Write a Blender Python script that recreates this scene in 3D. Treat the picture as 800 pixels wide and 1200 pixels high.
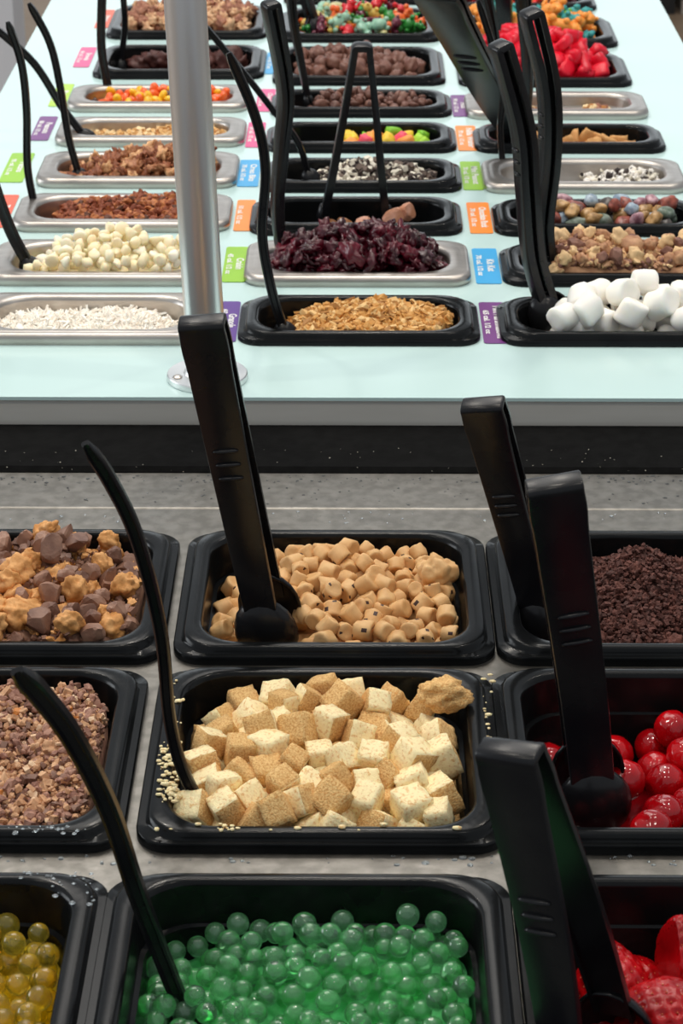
import bpy, math, random
import numpy as np
from mathutils import Vector, Matrix, noise
random.seed(7)
S = bpy.context.scene
COL = S.collection
for o in list(bpy.data.objects): bpy.data.objects.remove(o)

# ------------------------------------------------------------ camera
CZ = 1.505
F = 2567.0
PITCH = math.radians(26.04); YAW = math.radians(0.361)
cam_d = bpy.data.cameras.new('camera'); cam = bpy.data.objects.new('camera', cam_d); COL.objects.link(cam)
cam.location = (0, 0, CZ); cam.rotation_euler = (math.pi/2-PITCH, 0, YAW)
cam_d.sensor_fit = 'VERTICAL'; cam_d.sensor_height = 36; cam_d.lens = F/1200*36
cam_d.dof.use_dof = True; cam_d.dof.focus_distance = 1.25; cam_d.dof.aperture_fstop = 30
cam_d.clip_start = .05; cam_d.clip_end = 60
S.camera = cam
CAMR = cam.rotation_euler.to_matrix()
def at(px, py, Y=None, z=None):
    """world point seen at a pixel of the 800x1200 photograph, at world depth Y or height z"""
    d = CAMR @ Vector(((px-400)/F, -(py-600)/F, -1))
    t = Y/d.y if Y is not None else (z-CZ)/d.z
    return Vector((0, 0, CZ)) + d*t

# ------------------------------------------------------------ light
S.view_settings.view_transform = 'Standard'; S.view_settings.look = 'None'
S.view_settings.exposure = 0.32; S.view_settings.gamma = 1.0
w = bpy.data.worlds.new('room_light'); S.world = w; w.use_nodes = True
w.node_tree.nodes['Background'].inputs[0].default_value = (.86, .93, 1, 1)
w.node_tree.nodes['Background'].inputs[1].default_value = .36
def area(name, loc, target, sx, sy, power, color):
    l = bpy.data.lights.new(name, 'AREA'); l.shape = 'RECTANGLE'; l.size = sx; l.size_y = sy
    l.energy = power; l.color = color
    o = bpy.data.objects.new(name, l); COL.objects.link(o); o.location = loc
    o.rotation_euler = (Vector(target)-Vector(loc)).to_track_quat('-Z', 'Y').to_euler()
    return o
area('window_daylight', (0, 8.5, 2.2), (0, 1.5, .9), 5, 2.2, 28, (.90, .97, 1))
area('ceiling_light', (-.25, 2.5, 2.75), (-.1, 2.2, .9), 1.3, 1.4, 14, (1, .96, .91))
area('added_side_light', (-4.5, 2.4, 2.0), (0, 1.9, .95), 2.5, 1.6, 42, (.92, .97, 1))  # added light from the left to brighten the pole, not a known window
for lx in (-1.0, -.2, .6):
    for ly in (.35, 1.25, 2.3):
        area('downlight', (lx+.1*ly, ly, 2.75), (lx*.4, max(1, ly), .9), .05, .05, 3.2 if ly > .5 else 1.8, (1, .92, .80))

# ------------------------------------------------------------ materials
def mat(name, col, rough=.5, metal=0, col2=None, scale=40, bump=0, bscale=60, trans=0, ior=1.45, sss=0, coat=0, detail=4,
        sharp=False, sssr=(1, .5, .3), stretch=None, spec=.5, var=0, ramp=(.38, .62)):
    m = bpy.data.materials.new(name); m.use_nodes = True
    N = m.node_tree.nodes; L = m.node_tree.links; b = N['Principled BSDF']
    b.inputs['Base Color'].default_value = (*col, 1); b.inputs['Roughness'].default_value = rough
    b.inputs['Metallic'].default_value = metal; b.inputs['IOR'].default_value = ior
    b.inputs['Transmission Weight'].default_value = trans; b.inputs['Specular IOR Level'].default_value = spec
    b.inputs['Coat Weight'].default_value = coat; b.inputs['Coat Roughness'].default_value = .08
    if sss:
        b.inputs['Subsurface Weight'].default_value = sss; b.inputs['Subsurface Radius'].default_value = sssr
        b.inputs['Subsurface Scale'].default_value = .004
    tc = N.new('ShaderNodeTexCoord'); mp = N.new('ShaderNodeMapping'); L.new(tc.outputs['Object'], mp.inputs[0])
    if stretch: mp.inputs['Scale'].default_value = stretch
    src = None
    if col2:
        n = N.new('ShaderNodeTexNoise'); n.inputs['Scale'].default_value = scale; n.inputs['Detail'].default_value = detail
        L.new(mp.outputs[0], n.inputs[0])
        r = N.new('ShaderNodeValToRGB'); r.color_ramp.elements[0].position = ramp[0]; r.color_ramp.elements[1].position = ramp[1]
        if sharp: r.color_ramp.interpolation = 'CONSTANT'
        r.color_ramp.elements[0].color = (*col, 1); r.color_ramp.elements[1].color = (*col2, 1)
        L.new(n.outputs[0], r.inputs[0]); src = r.outputs[0]
    if var:
        oi = N.new('ShaderNodeObjectInfo'); mr = N.new('ShaderNodeMapRange')
        mr.inputs[3].default_value = 1-var; mr.inputs[4].default_value = 1+var; L.new(oi.outputs['Random'], mr.inputs[0])
        hs = N.new('ShaderNodeHueSaturation'); L.new(mr.outputs[0], hs.inputs['Value'])
        if src: L.new(src, hs.inputs['Color'])
        else: hs.inputs['Color'].default_value = (*col, 1)
        src = hs.outputs[0]
    if src: L.new(src, b.inputs['Base Color'])
    if bump:
        n2 = N.new('ShaderNodeTexNoise'); n2.inputs['Scale'].default_value = bscale; n2.inputs['Detail'].default_value = 5
        L.new(mp.outputs[0], n2.inputs[0])
        bp = N.new('ShaderNodeBump'); bp.inputs['Strength'].default_value = bump; bp.inputs['Distance'].default_value = .001
        L.new(n2.outputs[0], bp.inputs['Height']); L.new(bp.outputs[0], b.inputs['Normal'])
    return m
M = {}
M['black'] = mat('black_pan_plastic', (.005, .0055, .006), .2, spec=.24, bump=.12, bscale=30, col2=(.008, .0085, .009), scale=25)
M['tool'] = mat('black_tool_plastic', (.007, .007, .009), .27, spec=.34, bump=.1, bscale=70, col2=(.012, .012, .013), scale=30)
M['steel'] = mat('stainless_steel', (.47, .43, .395), .38, 1, bump=.1, bscale=90, col2=(.56, .52, .48), scale=25, stretch=(1, 4, 4))
M['decksteel'] = mat('wet_steel_deck', (.20, .188, .168), .4, 1, bump=.55, bscale=55, col2=(.27, .255, .23), scale=120, detail=10)
M['pole'] = mat('brushed_pole_steel', (.74, .74, .74), .34, 1, bump=.1, bscale=60, col2=(.84, .84, .83), scale=30, stretch=(1, 1, .1))
M['glass'] = mat('pale_aqua_countertop', (.54, .73, .715), .2, spec=.5, col2=(.57, .75, .735), scale=3)
M['edge'] = mat('grey_counter_edge', (.60, .58, .53), .3, 0, col2=(.66, .64, .59), scale=6, stretch=(1, 8, 8))
M['rubber'] = mat('black_rubber_strip', (.003, .003, .003), .7, spec=.06, bump=.35, bscale=240, col2=(.005, .005, .005), scale=120)

# ------------------------------------------------------------ mesh helpers
def mesh(name, V, Fc, m, smooth=True, mi=None):
    me = bpy.data.meshes.new(name); me.from_pydata([tuple(v) for v in V], [], [tuple(f) for f in Fc])
    for q in (m if isinstance(m, (list, tuple)) else [m]): me.materials.append(q)
    if mi is not None: me.polygons.foreach_set('material_index', np.array(mi, dtype=np.int32))
    if smooth: me.polygons.foreach_set('use_smooth', np.ones(len(me.polygons), dtype=bool))
    me.update(); return me
def obj(name, me, parent=None, loc=None, rot=None, sc=None):
    o = bpy.data.objects.new(name, me); COL.objects.link(o)
    if parent: o.parent = parent
    if loc is not None: o.location = loc
    if rot is not None: o.rotation_euler = rot
    if sc is not None: o.scale = sc
    return o
def tag(o, label=None, cat=None, group=None, kind=None):
    if label: o['label'] = label
    if cat: o['category'] = cat
    if group: o['group'] = group
    if kind: o['kind'] = kind
    return o
def empty(name, loc, label, cat, group=None):
    o = bpy.data.objects.new(name, None); COL.objects.link(o); o.location = loc; o.empty_display_size = .02
    return tag(o, label, cat, group)
class MB:
    def __init__(s): s.v = []; s.f = []; s.mi = []
    def add(s, V, Fc, mi=0):
        n = len(s.v); s.v += [tuple(v) for v in V]; s.f += [tuple(i+n for i in f) for f in Fc]
        s.mi += [mi]*len(Fc) if isinstance(mi, int) else list(mi)
    def box(s, a, b, mi=0):
        x0, y0, z0 = a; x1, y1, z1 = b
        s.add([(x0,y0,z0),(x1,y0,z0),(x1,y1,z0),(x0,y1,z0),(x0,y0,z1),(x1,y0,z1),(x1,y1,z1),(x0,y1,z1)],
              [(3,2,1,0),(4,5,6,7),(0,1,5,4),(1,2,6,5),(2,3,7,6),(3,0,4,7)], mi)
    def rings(s, R, cap0=False, cap1=False, mi=0, closed=True):
        n = len(R[0]); V = [p for r in R for p in r]; Fc = []
        for i in range(len(R)-1):
            for k in range(n if closed else n-1):
                a = i*n+k; b = i*n+(k+1) % n; Fc.append((a, b, b+n, a+n))
        if cap0: Fc.append(tuple(range(n-1, -1, -1)))
        if cap1: Fc.append(tuple((len(R)-1)*n+k for k in range(n)))
        s.add(V, Fc, mi)
    def me(s, name, m, smooth=True): return mesh(name, s.v, s.f, m, smooth, s.mi)
def sharp(me, deg=35):
    me.set_sharp_from_angle(angle=math.radians(deg)); return me
def rrect(w, d, r, z, seg=7):
    out = []
    for cx, cy, a0 in ((w/2-r, d/2-r, 0), (-w/2+r, d/2-r, 90), (-w/2+r, -d/2+r, 180), (w/2-r, -d/2+r, 270)):
        for k in range(seg+1):
            a = math.radians(a0+90*k/seg); out.append((cx+r*math.cos(a), cy+r*math.sin(a), z))
    return out
def ico(sub=2):
    import bmesh
    bm = bmesh.new(); bmesh.ops.create_icosphere(bm, subdivisions=sub, radius=1)
    V = [v.co.copy() for v in bm.verts]; Fc = [tuple(v.index for v in f.verts) for f in bm.faces]; bm.free()
    return V, Fc
ICO = {k: ico(k) for k in (1, 2, 3, 4, 5)}

# ------------------------------------------------------------ levels
ZF, ZFD = .900, .890          # front pans: rim plane, steel deck
ZU, ZUD = .925, .916          # island pans: rim plane, countertop
YE = at(400, 466, z=ZUD).y    # front edge of the island top
XI = .357

# ------------------------------------------------------------ pans
PANS = {}
def pan(key, kind, cx, y0, y1, zr, skirt, label, depth=.065, w=.1775, group=None):
    d = y1-y0; cy = (y0+y1)/2
    root = empty('food_pan', (cx, cy, zr), label, 'food pan', group)
    if kind == 'black':
        prof = [(0, -skirt), (0, -.0055), (.0008, -.0045), (.0045, -.0045), (.0055, -.003), (.006, -.001), (.0075, 0), (.0145, 0), (.016, -.0008), (.0168, -.003)]
        ro, ri = .017, .026; bas = [(.0168, -.003), (.018, -.024), (.0205, -.0248)]
        m = M['black']
    else:
        prof = [(.001, -skirt), (0, -skirt*.75), (0, -skirt*.45), (.0012, -.0014), (.004, -.0002), (.0065, -.0008), (.009, 0), (.0165, 0), (.0185, -.001), (.0195, -.0035)]
        ro, ri = .016, .034; bas = [(.0195, -.0035), (.0205, -.012)]
        m = M['steel']
    ri = min(ri, d/2-.0165)
    def rr(ins): return ro+(ri-ro)*min(1, ins/.016)
    bas += [(bas[-1][0]+.003, -depth+.008), (bas[-1][0]+.006, -depth+.002), (bas[-1][0]+.012, -depth)]
    fx, fyy = (.92, .62) if kind == 'black' else (.85, .6)
    rm = MB(); rm.rings([rrect(w-2*i*fx, d-2*i*fyy, rr(i), z) for i, z in prof])
    bm = MB(); bm.rings([rrect(w-2*i*fx, d-2*i*fyy, rr(i), z) for i, z in bas], cap1=True)
    obj('rim', sharp(rm.me('rim', m), 50), root); obj('basin', sharp(bm.me('basin', m), 50), root)
    PANS[key] = dict(cx=cx, cy=cy, w=w, d=d, zr=zr, root=root, depth=depth, hx=w/2-fx*.0195, hy=d/2-fyy*.0195, ri=ri)
    return root
# front counter (rows of deeper black pans)
fy = [(at(400, 780, z=ZFD).y, at(400, 617, z=ZF).y), (at(400, 1001, z=ZFD).y, at(400, 777, z=ZF).y)]
fy.append((at(400, 1017, z=ZF).y-.166, at(400, 1017, z=ZF).y))
FW = [.182, .182, .189]
FM = [at(391, 770, z=ZF).x, at(376, 985, z=ZF).x, at(356, 1195, z=ZF).x]
FL = [at(187, 770, z=ZF).x-.0905, at(140, 985, z=ZF).x-.0905, at(97, 1195, z=ZF).x-.0935]
FR = [at(586, 770, z=ZF).x+.0905, at(597, 985, z=ZF).x+.0905, at(620, 1195, z=ZF).x+.0935]
FN = [['chopped peanut butter cup', 'cookie dough pieces', 'crumbled brownie'],
      ['crushed chocolate bar', 'crumb-dusted cheesecake cubes', 'red cherries'],
      ['yellow popping boba', 'green popping boba', 'strawberries']]
for r in range(3):
    for c, cx in enumerate((FL[r], FM[r], FR[r])):
        pan('F%d%d' % (r, c), 'black', cx, fy[r][0], fy[r][1], ZF, ZF-ZFD, 'black plastic pan of %s sunk in the steel front counter' % FN[r][c], w=FW[r], group=None)
# island pans: key, kind, centre px at front, back py, front py, depth, words
UP = [
 ('M0', 'black', 420.5, 343, 406, .065, 'black plastic pan of golden granola, nearest pan of the middle island column'),
 ('M1', 'steel', 418.5, 280, 337, .065, 'steel pan heaped with dark dried cranberries'),
 ('M2', 'black', 417, 228, 277, .032, 'nearly empty black pan with open tongs and a few pink and brown scraps'),
 ('M3', 'black', 423, 183, 226.5, .065, 'black pan of crushed chocolate sandwich cookies in the middle column'),
 ('M4', 'black', 423, 141, 180, .05, 'black pan half empty with small green, yellow and pink candies'),
 ('M5', 'black', 423, 103, 138.5, .065, 'black pan filled with small chocolate chips'),
 ('M6', 'black', 420.5, 53, 101, .065, 'deeper black pan of large chocolate chunks'),
 ('M7', 'black', 421, 8, 50.5, .065, 'black pan of mixed gummy bears'),
 ('M8', 'black', 421, -29, 6, .065, 'farthest black pan of the middle column with bright gummies'),
 ('L0', 'steel', 98, 341, 405, .065, 'steel pan of shredded white coconut beside the steel pole'),
 ('L1', 'steel', 116, 279, 336, .065, 'steel pan heaped with pale white chocolate chips'),
 ('L2', 'steel', 140, 225, 273, .065, 'steel pan of reddish brown crunchy crumble'),
 ('L3', 'steel', 158, 176, 221.5, .065, 'steel pan of chopped pecans'),
 ('L4', 'steel', 174, 135.6, 173, .065, 'steel pan of chopped peanuts'),
 ('L5', 'steel', 183, 98, 132.5, .065, 'steel pan of orange and yellow candy-coated pieces'),
 ('L6', 'black', 207.5, 51, 93.6, .05, 'black pan with a few dark chocolate chunks'),
 ('L7', 'black', 217, 4, 47, .065, 'black pan of chopped walnuts at the far end of the left column'),
 ('R0', 'black', 731, 345, 407, .065, 'black pan heaped with white marshmallows'),
 ('R1', 'black', 724, 283, 337, .065, 'black pan of chopped wafer bar crumble, second in the right column'),
 ('R2', 'black', 706, 231, 278, .065, 'black pan of candy pebbles that look like river stones'),
 ('R3', 'steel', 687, 184, 228, .026, 'steel pan nearly empty with white speckled bits at its right end'),
 ('R4', 'black', 669.5, 143, 180.5, .05, 'black pan with some tan cookie pieces'),
 ('R5', 'steel', 654, 106, 141, .020, 'steel pan nearly empty with scattered chopped nuts'),
 ('R6', 'black', 640, 60, 103, .065, 'black pan heaped with glossy red gummies'),
 ('R7', 'black', 629.5, 17.5, 57, .065, 'black pan of orange, green and blue sour gummies'),
 ('R8', 'black', 610, -19, 14, .065, 'farthest black pan of the right column with orange and red gummies'),
]
for k, kind, cpx, b, f, dep, lab in UP:
    pf = at(cpx, f, z=ZUD)
    pan(k, kind, pf.x, pf.y, at(cpx, b, z=ZU).y, ZU, ZU-ZUD, lab, depth=dep, w=.1775 if k != 'L2' else .182)

# ------------------------------------------------------------ setting
def holed(name, x0, x1, y0, y1, z0, z1, cols, m, parent=None):
    """slab with one opening per pan; cols = [(xa, xb, [pan keys])]"""
    b = MB()
    edges = sorted(cols)
    if edges[0][0] > x0: b.box((x0, y0, z0), (edges[0][0], y1, z1))
    if edges[-1][1] < x1: b.box((edges[-1][1], y0, z0), (x1, y1, z1))
    for xa, xb, keys in edges:
        ps = sorted((PANS[k] for k in keys), key=lambda p: p['cy']); y = y0
        for p in ps:
            i = .0055; a, c = p['cy']-p['d']/2+i, p['cy']+p['d']/2-i; l, r = p['cx']-p['w']/2+i, p['cx']+p['w']/2-i
            b.box((xa, y, z0), (xb, a, z1)); b.box((xa, a, z0), (l, c, z1)); b.box((r, a, z0), (xb, c, z1)); y = c
        b.box((xa, y, z0), (xb, y1, z1))
    return obj(name, b.me(name, m, False), parent)
YEND = 3.1
kM = ['M%d' % i for i in range(9)]; kL = ['L%d' % i for i in range(8)]; kR = ['R%d' % i for i in range(9)]
isl = empty('island_counter', (0, (YE+YEND)/2, 0), 'long island counter with a pale aqua top, set with rows of pans', 'counter')
o = holed('countertop', -XI, XI, YE, YEND, ZUD-.0025, ZUD, [(-.30, -.0965, kL), (-.0965, .0965, kM), (.0965, .30, kR)], M['glass'], isl)
o.location = (0, -(YE+YEND)/2, 0)
b = MB(); b.box((-XI+.01, YE+.012, .0), (-XI+.03, YEND-.01, ZUD-.008)); b.box((XI-.03, YE+.012, 0), (XI-.01, YEND-.01, ZUD-.008))
b.box((-XI+.01, YEND-.03, 0), (XI-.01, YEND-.01, ZUD-.008)); b.box((-XI+.03, YE+.012, 0), (XI-.03, YE+.03, ZUD-.026))
M['cab'] = mat('grey_cabinet', (.45, .45, .44), .5, col2=(.5, .5, .49), scale=5)
obj('cabinet_panel', b.me('cabinet_panel', M['cab'], False), isl, (0, -(YE+YEND)/2, 0))
b = MB(); yb = YE+.002; b.box((-XI, yb, ZUD-.0245), (XI, yb+.018, ZUD-.0027))
ed = obj('edge_band', b.me('edge_band', M['edge'], False), isl, (0, -(YE+YEND)/2, 0))
# front counter
YS = at(400, 556, z=ZFD).y
YL = at(400, 597, z=ZFD).y
fc = empty('front_counter', (0, .9, 0), 'wet stainless steel counter holding three rows of black pans', 'counter')
k3 = [['F%d%d' % (r, c) for r in range(3)] for c in range(3)]
xa = (FL[0]+FM[0])/2+.002; xb = (FM[0]+FR[0])/2
def yy(o): o.location = (0, -.9, 0); return o
yy(holed('steel_deck', -.6, .6, .45, YL, ZFD-.006, ZFD, [(-.32, xa, k3[0]), (xa, xb, k3[1]), (xb, .33, k3[2])], M['decksteel'], fc))
b = MB()
pr = [(YL, ZFD-.006), (YL, ZFD+.0), (YL+.0006, ZFD+.0004), (YL+.0016, ZFD+.0006), (YL+.03, ZFD+.0006), (YS-.006, ZFD+.0006), (YS, ZFD+.0006), (YS, ZFD-.006)]
b.rings([[(x, y, z) for y, z in pr] for x in (-.6, .6)], True, True)
yy(obj('back_ledge', b.me('back_ledge', M['decksteel'], False), fc))
b = MB(); b.box((-.6, .45, .05), (.6, .465, ZFD-.008)); b.box((-.6, .465, .05), (-.585, YE-.01, ZFD-.008)); b.box((.585, .465, .05), (.6, YE-.01, ZFD-.008))
yy(obj('cabinet_panel', b.me('cabinet_panel', M['cab'], False), fc))
b = MB(); pr = [(YS+.0005, ZFD-.012), (YS+.0005, ZFD+.001), (YS+.004, ZFD+.004), (YE-.006, ZFD+.008), (YE+.0015, ZFD+.0015), (YE+.0015, ZFD-.012)]
b.rings([[(x, y, z) for y, z in pr] for x in (-.6, .6)], True, True)
o = yy(obj('rubber_strip', b.me('rubber_strip', M['rubber'], False), fc)); tag(o, 'black scuffed rubber strip')

M['floor'] = mat('tan_floor', (.36, .24, .15), .45, col2=(.42, .29, .19), scale=4)
b = MB(); b.box((-7, -2, -.05), (7, 9.5, 0)); tag(obj('floor', b.me('floor', M['floor'], False)), kind='structure')
M['wall'] = mat('pale_wall', (.62, .62, .62), .7, col2=(.66, .66, .66), scale=2)
b = MB(); b.box((-7, 9.4, 0), (7, 9.5, 1.0)); tag(obj('wall_back', b.me('wall_back', M['wall'], False)), kind='structure')
M['lowgrey'] = mat('pale_grey_laminate', (.60, .62, .66), .5, col2=(.64, .66, .7), scale=3)
def cabinet(name, x0, x1, y0, y1, h, m, label, cat):
    r = empty(name, ((x0+x1)/2, (y0+y1)/2, 0), label, cat)
    b = MB(); b.box((-(x1-x0)/2, -(y1-y0)/2, .0), ((x1-x0)/2, (y1-y0)/2, h-.03)); obj('body', b.me('body', m, False), r)
    b = MB(); b.box((-(x1-x0)/2-.01, -(y1-y0)/2-.015, h-.03), ((x1-x0)/2+.01, (y1-y0)/2, h)); obj('top', b.me('top', m, False), r)
pc = at(767, 17, z=0); pd = at(790, 17, z=0)
M['darkcab'] = mat('near_black_cabinet', (.012, .012, .012), .4, col2=(.02, .02, .02), scale=5)
M['beigecab'] = mat('beige_panel', (.42, .36, .30), .5, col2=(.46, .4, .34), scale=5)
cabinet('cabinet', pc.x-.3, pd.x, pc.y, pc.y+.5, .8, M['darkcab'], 'black cabinet on the floor beyond the right corner of the island', 'cabinet')
cabinet('cabinet', pd.x+.02, pd.x+.9, pc.y, pc.y+.5, .8, M['beigecab'], 'beige cabinet beyond the island, right of the black cabinet', 'cabinet')
cabinet('low_partition', -2.4, -.72, 4.6, 4.75, 1.0, M['lowgrey'], 'pale grey partition beyond the left far corner of the island', 'partition')

# ------------------------------------------------------------ pole
pb = at(243, 443.5, z=ZUD)
pole = empty('support_pole', pb, 'brushed stainless steel pole standing on the pale island top', 'pole')
tp = at(216.5, 0, Y=pb.y-.004)-pb; tp = tp*(.62/tp.z)
def lathe(prof, n=40):
    return [[(r*math.cos(2*math.pi*k/n), r*math.sin(2*math.pi*k/n), z) for k in range(n)] for r, z in prof]
b = MB(); R = .0138; rs = []
for t in (0, .5, 1):
    c = tp*t; rs.append([(c.x+R*math.cos(2*math.pi*k/40), c.y+R*math.sin(2*math.pi*k/40), .004+c.z) for k in range(40)])
b.rings(rs, True, True); obj('tube', sharp(b.me('tube', M['pole'])), pole)
b = MB(); b.rings(lathe([(.0278, 0), (.0282, .0005), (.0282, .004), (.0276, .0048), (.0165, .0052), (.0155, .0075), (.0139, .008)]), True, False)
obj('base_flange', sharp(b.me('base_flange', M['pole'])), pole)
b = MB(); b.rings([[(x-.020, y-.010, z+.004) for x, y, z in r] for r in lathe([(.0035, 0), (.0035, .0015), (.002, .0025)], 14)], False, True)
obj('screw', sharp(b.me('screw', M['steel'])), pole)

# ------------------------------------------------------------ toppings: tools
rnd = random.Random(11)
def lv(base, bumps=(), tu=0, tv=0, amp=.002, fr=45, seed=0):
    def f(u, v, x=0, y=0):
        z = base+tu*u+tv*v
        for bu, bv, h, su, sv in bumps: z += h*math.exp(-((u-bu)/su)**2-((v-bv)/sv)**2)
        return z+amp*noise.noise(Vector((x*fr+seed, y*fr, seed*3.3)))
    return f
def inside(p, x, y, mg):
    hx, hy = p['hx']-mg, p['hy']-mg; r = max(p['ri']-mg, .002)
    ax, ay = abs(x), abs(y)
    if ax > hx or ay > hy: return False
    cx, cy = ax-(hx-r), ay-(hy-r)
    return not (cx > 0 and cy > 0 and cx*cx+cy*cy > r*r)
def core(key, level, m, drop, name, label, cat, amp=.0012, fr=160, vmin=-1, nr=20, mg=.003, group=None):
    """the lower, joined layers of a filling"""
    p = PANS[key]; seg = 15
    bd = rrect(2*(p['hx']-mg), 2*(p['hy']-mg), max(.004, p['ri']-mg), 0, seg)
    rings = []
    for i in range(nr+1):
        s = (i+.4)/(nr+.4); rg = []
        for x, y, _ in bd:
            X, Y = x*s, y*s
            z = level(X/p['hx'], Y/p['hy'], X, Y)-drop+amp*noise.noise(Vector((X*fr, Y*fr, 3)))
            rg.append((X, Y, max(z, -p['depth']+.002)))
        rings.append(rg)
    rings.append([(x, y, min(z-.004, -p['depth']+.0035)+0) if z > -p['depth']+.004 else (x, y, z-.0005) for x, y, z in rings[-1]])
    b = MB(); b.rings(rings, True, True)
    o = obj(name, b.me(name, m), loc=(p['cx'], p['cy'], p['zr'])); return tag(o, label, cat, group, 'stuff')
def pile(key, level, drop, shapes, r, n, name, cat, labels, tries=6, jit=.002, umin=-1, umax=1, vmin=-1, vmax=1, sc=(.88, 1.1), settle=.8, mg=None, flat=None, avoid=(), pts=None, sink=.0, group=None):
    """shapes: list of (mesh, weight, label index). Each piece is an object of its own."""
    p = PANS[key]; P = np.zeros((0, 4)); out = []
    if mg is None: mg = r
    fails = 0
    W = [s[1] for s in shapes]
    while len(P) < n and fails < 240:
        best = None
        for _ in range(tries):
            x = rnd.uniform(max(-p['hx'], umin*p['hx']), umax*p['hx']); y = rnd.uniform(max(-p['hy'], vmin*p['hy']), vmax*p['hy'])
            if not inside(p, x, y, mg): continue
            if any((x-ax)**2+(y-ay)**2 < ar*ar for ax, ay, ar in avoid): continue
            s = rnd.uniform(*sc); R = r*s*settle
            lz = level(x/p['hx'], y/p['hy'], x, y)
            z = max(lz-drop, -p['depth']+.003)+R*.6
            if len(P):
                d2 = (P[:, 0]-x)**2+(P[:, 1]-y)**2; rr = (P[:, 3]+R)**2; k = d2 < rr
                if k.any(): z = max(z, float((P[k, 2]+np.sqrt(rr[k]-d2[k])).max()))
            if z+R*.5 > lz+jit+rnd.random()*jit: continue
            if best is None or z-lz < best[0]: best = (z-lz, x, y, z, s, R)
        if best is None: fails += 1; continue
        _, x, y, z, s, R = best; P = np.vstack([P, [x, y, z, R]])
        me, _, li = rnd.choices(shapes, W)[0]
        if flat is None: rot = (rnd.uniform(0, 6.28), rnd.uniform(0, 6.28), rnd.uniform(0, 6.28))
        else: rot = (rnd.gauss(0, flat), rnd.gauss(0, flat), rnd.uniform(0, 6.28))
        o = obj(name if isinstance(name, str) else name[li], me, loc=(p['cx']+x, p['cy']+y, p['zr']+z), rot=rot, sc=(s, s, s))
        lab = labels if isinstance(labels, str) else labels[li]
        reg = ' '.join(q for q in (('back' if y > p['hy']*.33 else 'front' if y < -p['hy']*.33 else ''), ('left' if x < -p['hx']*.33 else 'right' if x > p['hx']*.33 else '')) if q) or 'middle'
        gl = lab; lab = lab+', '+reg+' part'
        tag(o, lab, cat, lab if group is None else group); out.append(o)
    return out
def lumpy(name, m, dims, amp, fr, seed, sub=2, smooth=True, cut=None):
    V, Fc = ICO[sub]; W = []
    for v in V:
        k = 1+amp*noise.noise(v*fr+Vector((seed*7.1, seed*3.3, seed)))*1.6+amp*.45*noise.noise(v*fr*2.7+Vector((seed, 2, 5)))
        if sub > 2: k += amp*.35*noise.noise(v*fr*6.1+Vector((seed, 1, 5)))
        q = Vector((v.x*dims[0]*k, v.y*dims[1]*k, v.z*dims[2]*k))
        if cut:
            for c, lim in cut:
                dd = q.dot(c)-lim
                if dd > 0: q -= c*dd
        W.append(q)
    return mesh(name, W, Fc, m, smooth)
def rocky(name, m, r, seed, sub=2, smooth=False, nc=9):
    """broken chunk: a ball cut by random planes"""
    R = random.Random(seed); cut = []
    for _ in range(nc):
        c = Vector((R.gauss(0, 1), R.gauss(0, 1), R.gauss(0, 1))).normalized(); cut.append((c, r*R.uniform(.5, .82)))
    me = lumpy(name, m, (r*R.uniform(.9, 1.2), r, r*R.uniform(.75, 1)), .16, 1.6, seed, sub, smooth, cut)
    return me
def blockmesh(name, m, a, seed, amp=.08, nsub=5, rnds=.18, dims=(1, 1, 1), fr=2.2, side=None):
    V = []; idx = {}; Fc = []; mi = []
    def pt(x, y, z):
        k = (x, y, z)
        if k not in idx:
            q = Vector(((x/nsub-.5)*2, (y/nsub-.5)*2, (z/nsub-.5)*2)); s = q.copy()
            mx = max(abs(s.x), abs(s.y), abs(s.z)); rad = s.normalized()*1.28
            q = q*(1-rnds)+rad*rnds
            q *= 1+amp*noise.noise(q*fr+Vector((seed*5.3, seed, 1)))+amp*.4*noise.noise(q*7+Vector((seed, 0, 1)))
            idx[k] = len(V); V.append(Vector((q.x*a*dims[0], q.y*a*dims[1], q.z*a*dims[2])))
        return idx[k]
    for ax in range(3):
        for sd in (0, nsub):
            for i in range(nsub):
                for j in range(nsub):
                    c = []
                    for di, dj in ((0, 0), (1, 0), (1, 1), (0, 1)):
                        k = [0, 0, 0]; k[ax] = sd; k[(ax+1) % 3] = i+di; k[(ax+2) % 3] = j+dj; c.append(pt(*k))
                    if sd == 0: c.reverse()
                    Fc.append(tuple(c)); mi.append(0 if side is None else side(ax, sd))
    return mesh(name, V, Fc, m, True, mi)
def drum(name, m, r, h, seed, amp=.1, n=14, dent=.0):
    b = MB(); R = random.Random(seed); prof = [(r*.45, -h/2*(1-dent)), (r*.82, -h/2), (r*.97, -h/2*.86), (r, -h/2*.6), (r*1.0, 0), (r, h/2*.6), (r*.97, h/2*.86), (r*.82, h/2), (r*.45, h/2*(1-dent))]
    rs = lathe(prof, n); lean = R.uniform(-.15, .15)
    o2 = []
    for rg in rs:
        q = []
        for x, y, z in rg:
            v = Vector((x, y, z)); k = 1+amp*noise.noise(v*(1.25/r)+Vector((seed*3.1, seed, 0))); q.append((v.x*k+lean*z, v.y*k, v.z*k))
        o2.append(q)
    b.rings(o2, True, True); return b.me(name, m)
def chip(name, m, r, seed):
    b = MB(); b.rings(lathe([(r*.75, -r*.42), (r, -r*.25), (r*.98, 0), (r*.78, r*.35), (r*.45, r*.62), (r*.2, r*.85), (r*.05, r*1.0)], 10), True, True)
    return b.me(name, m)
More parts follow.
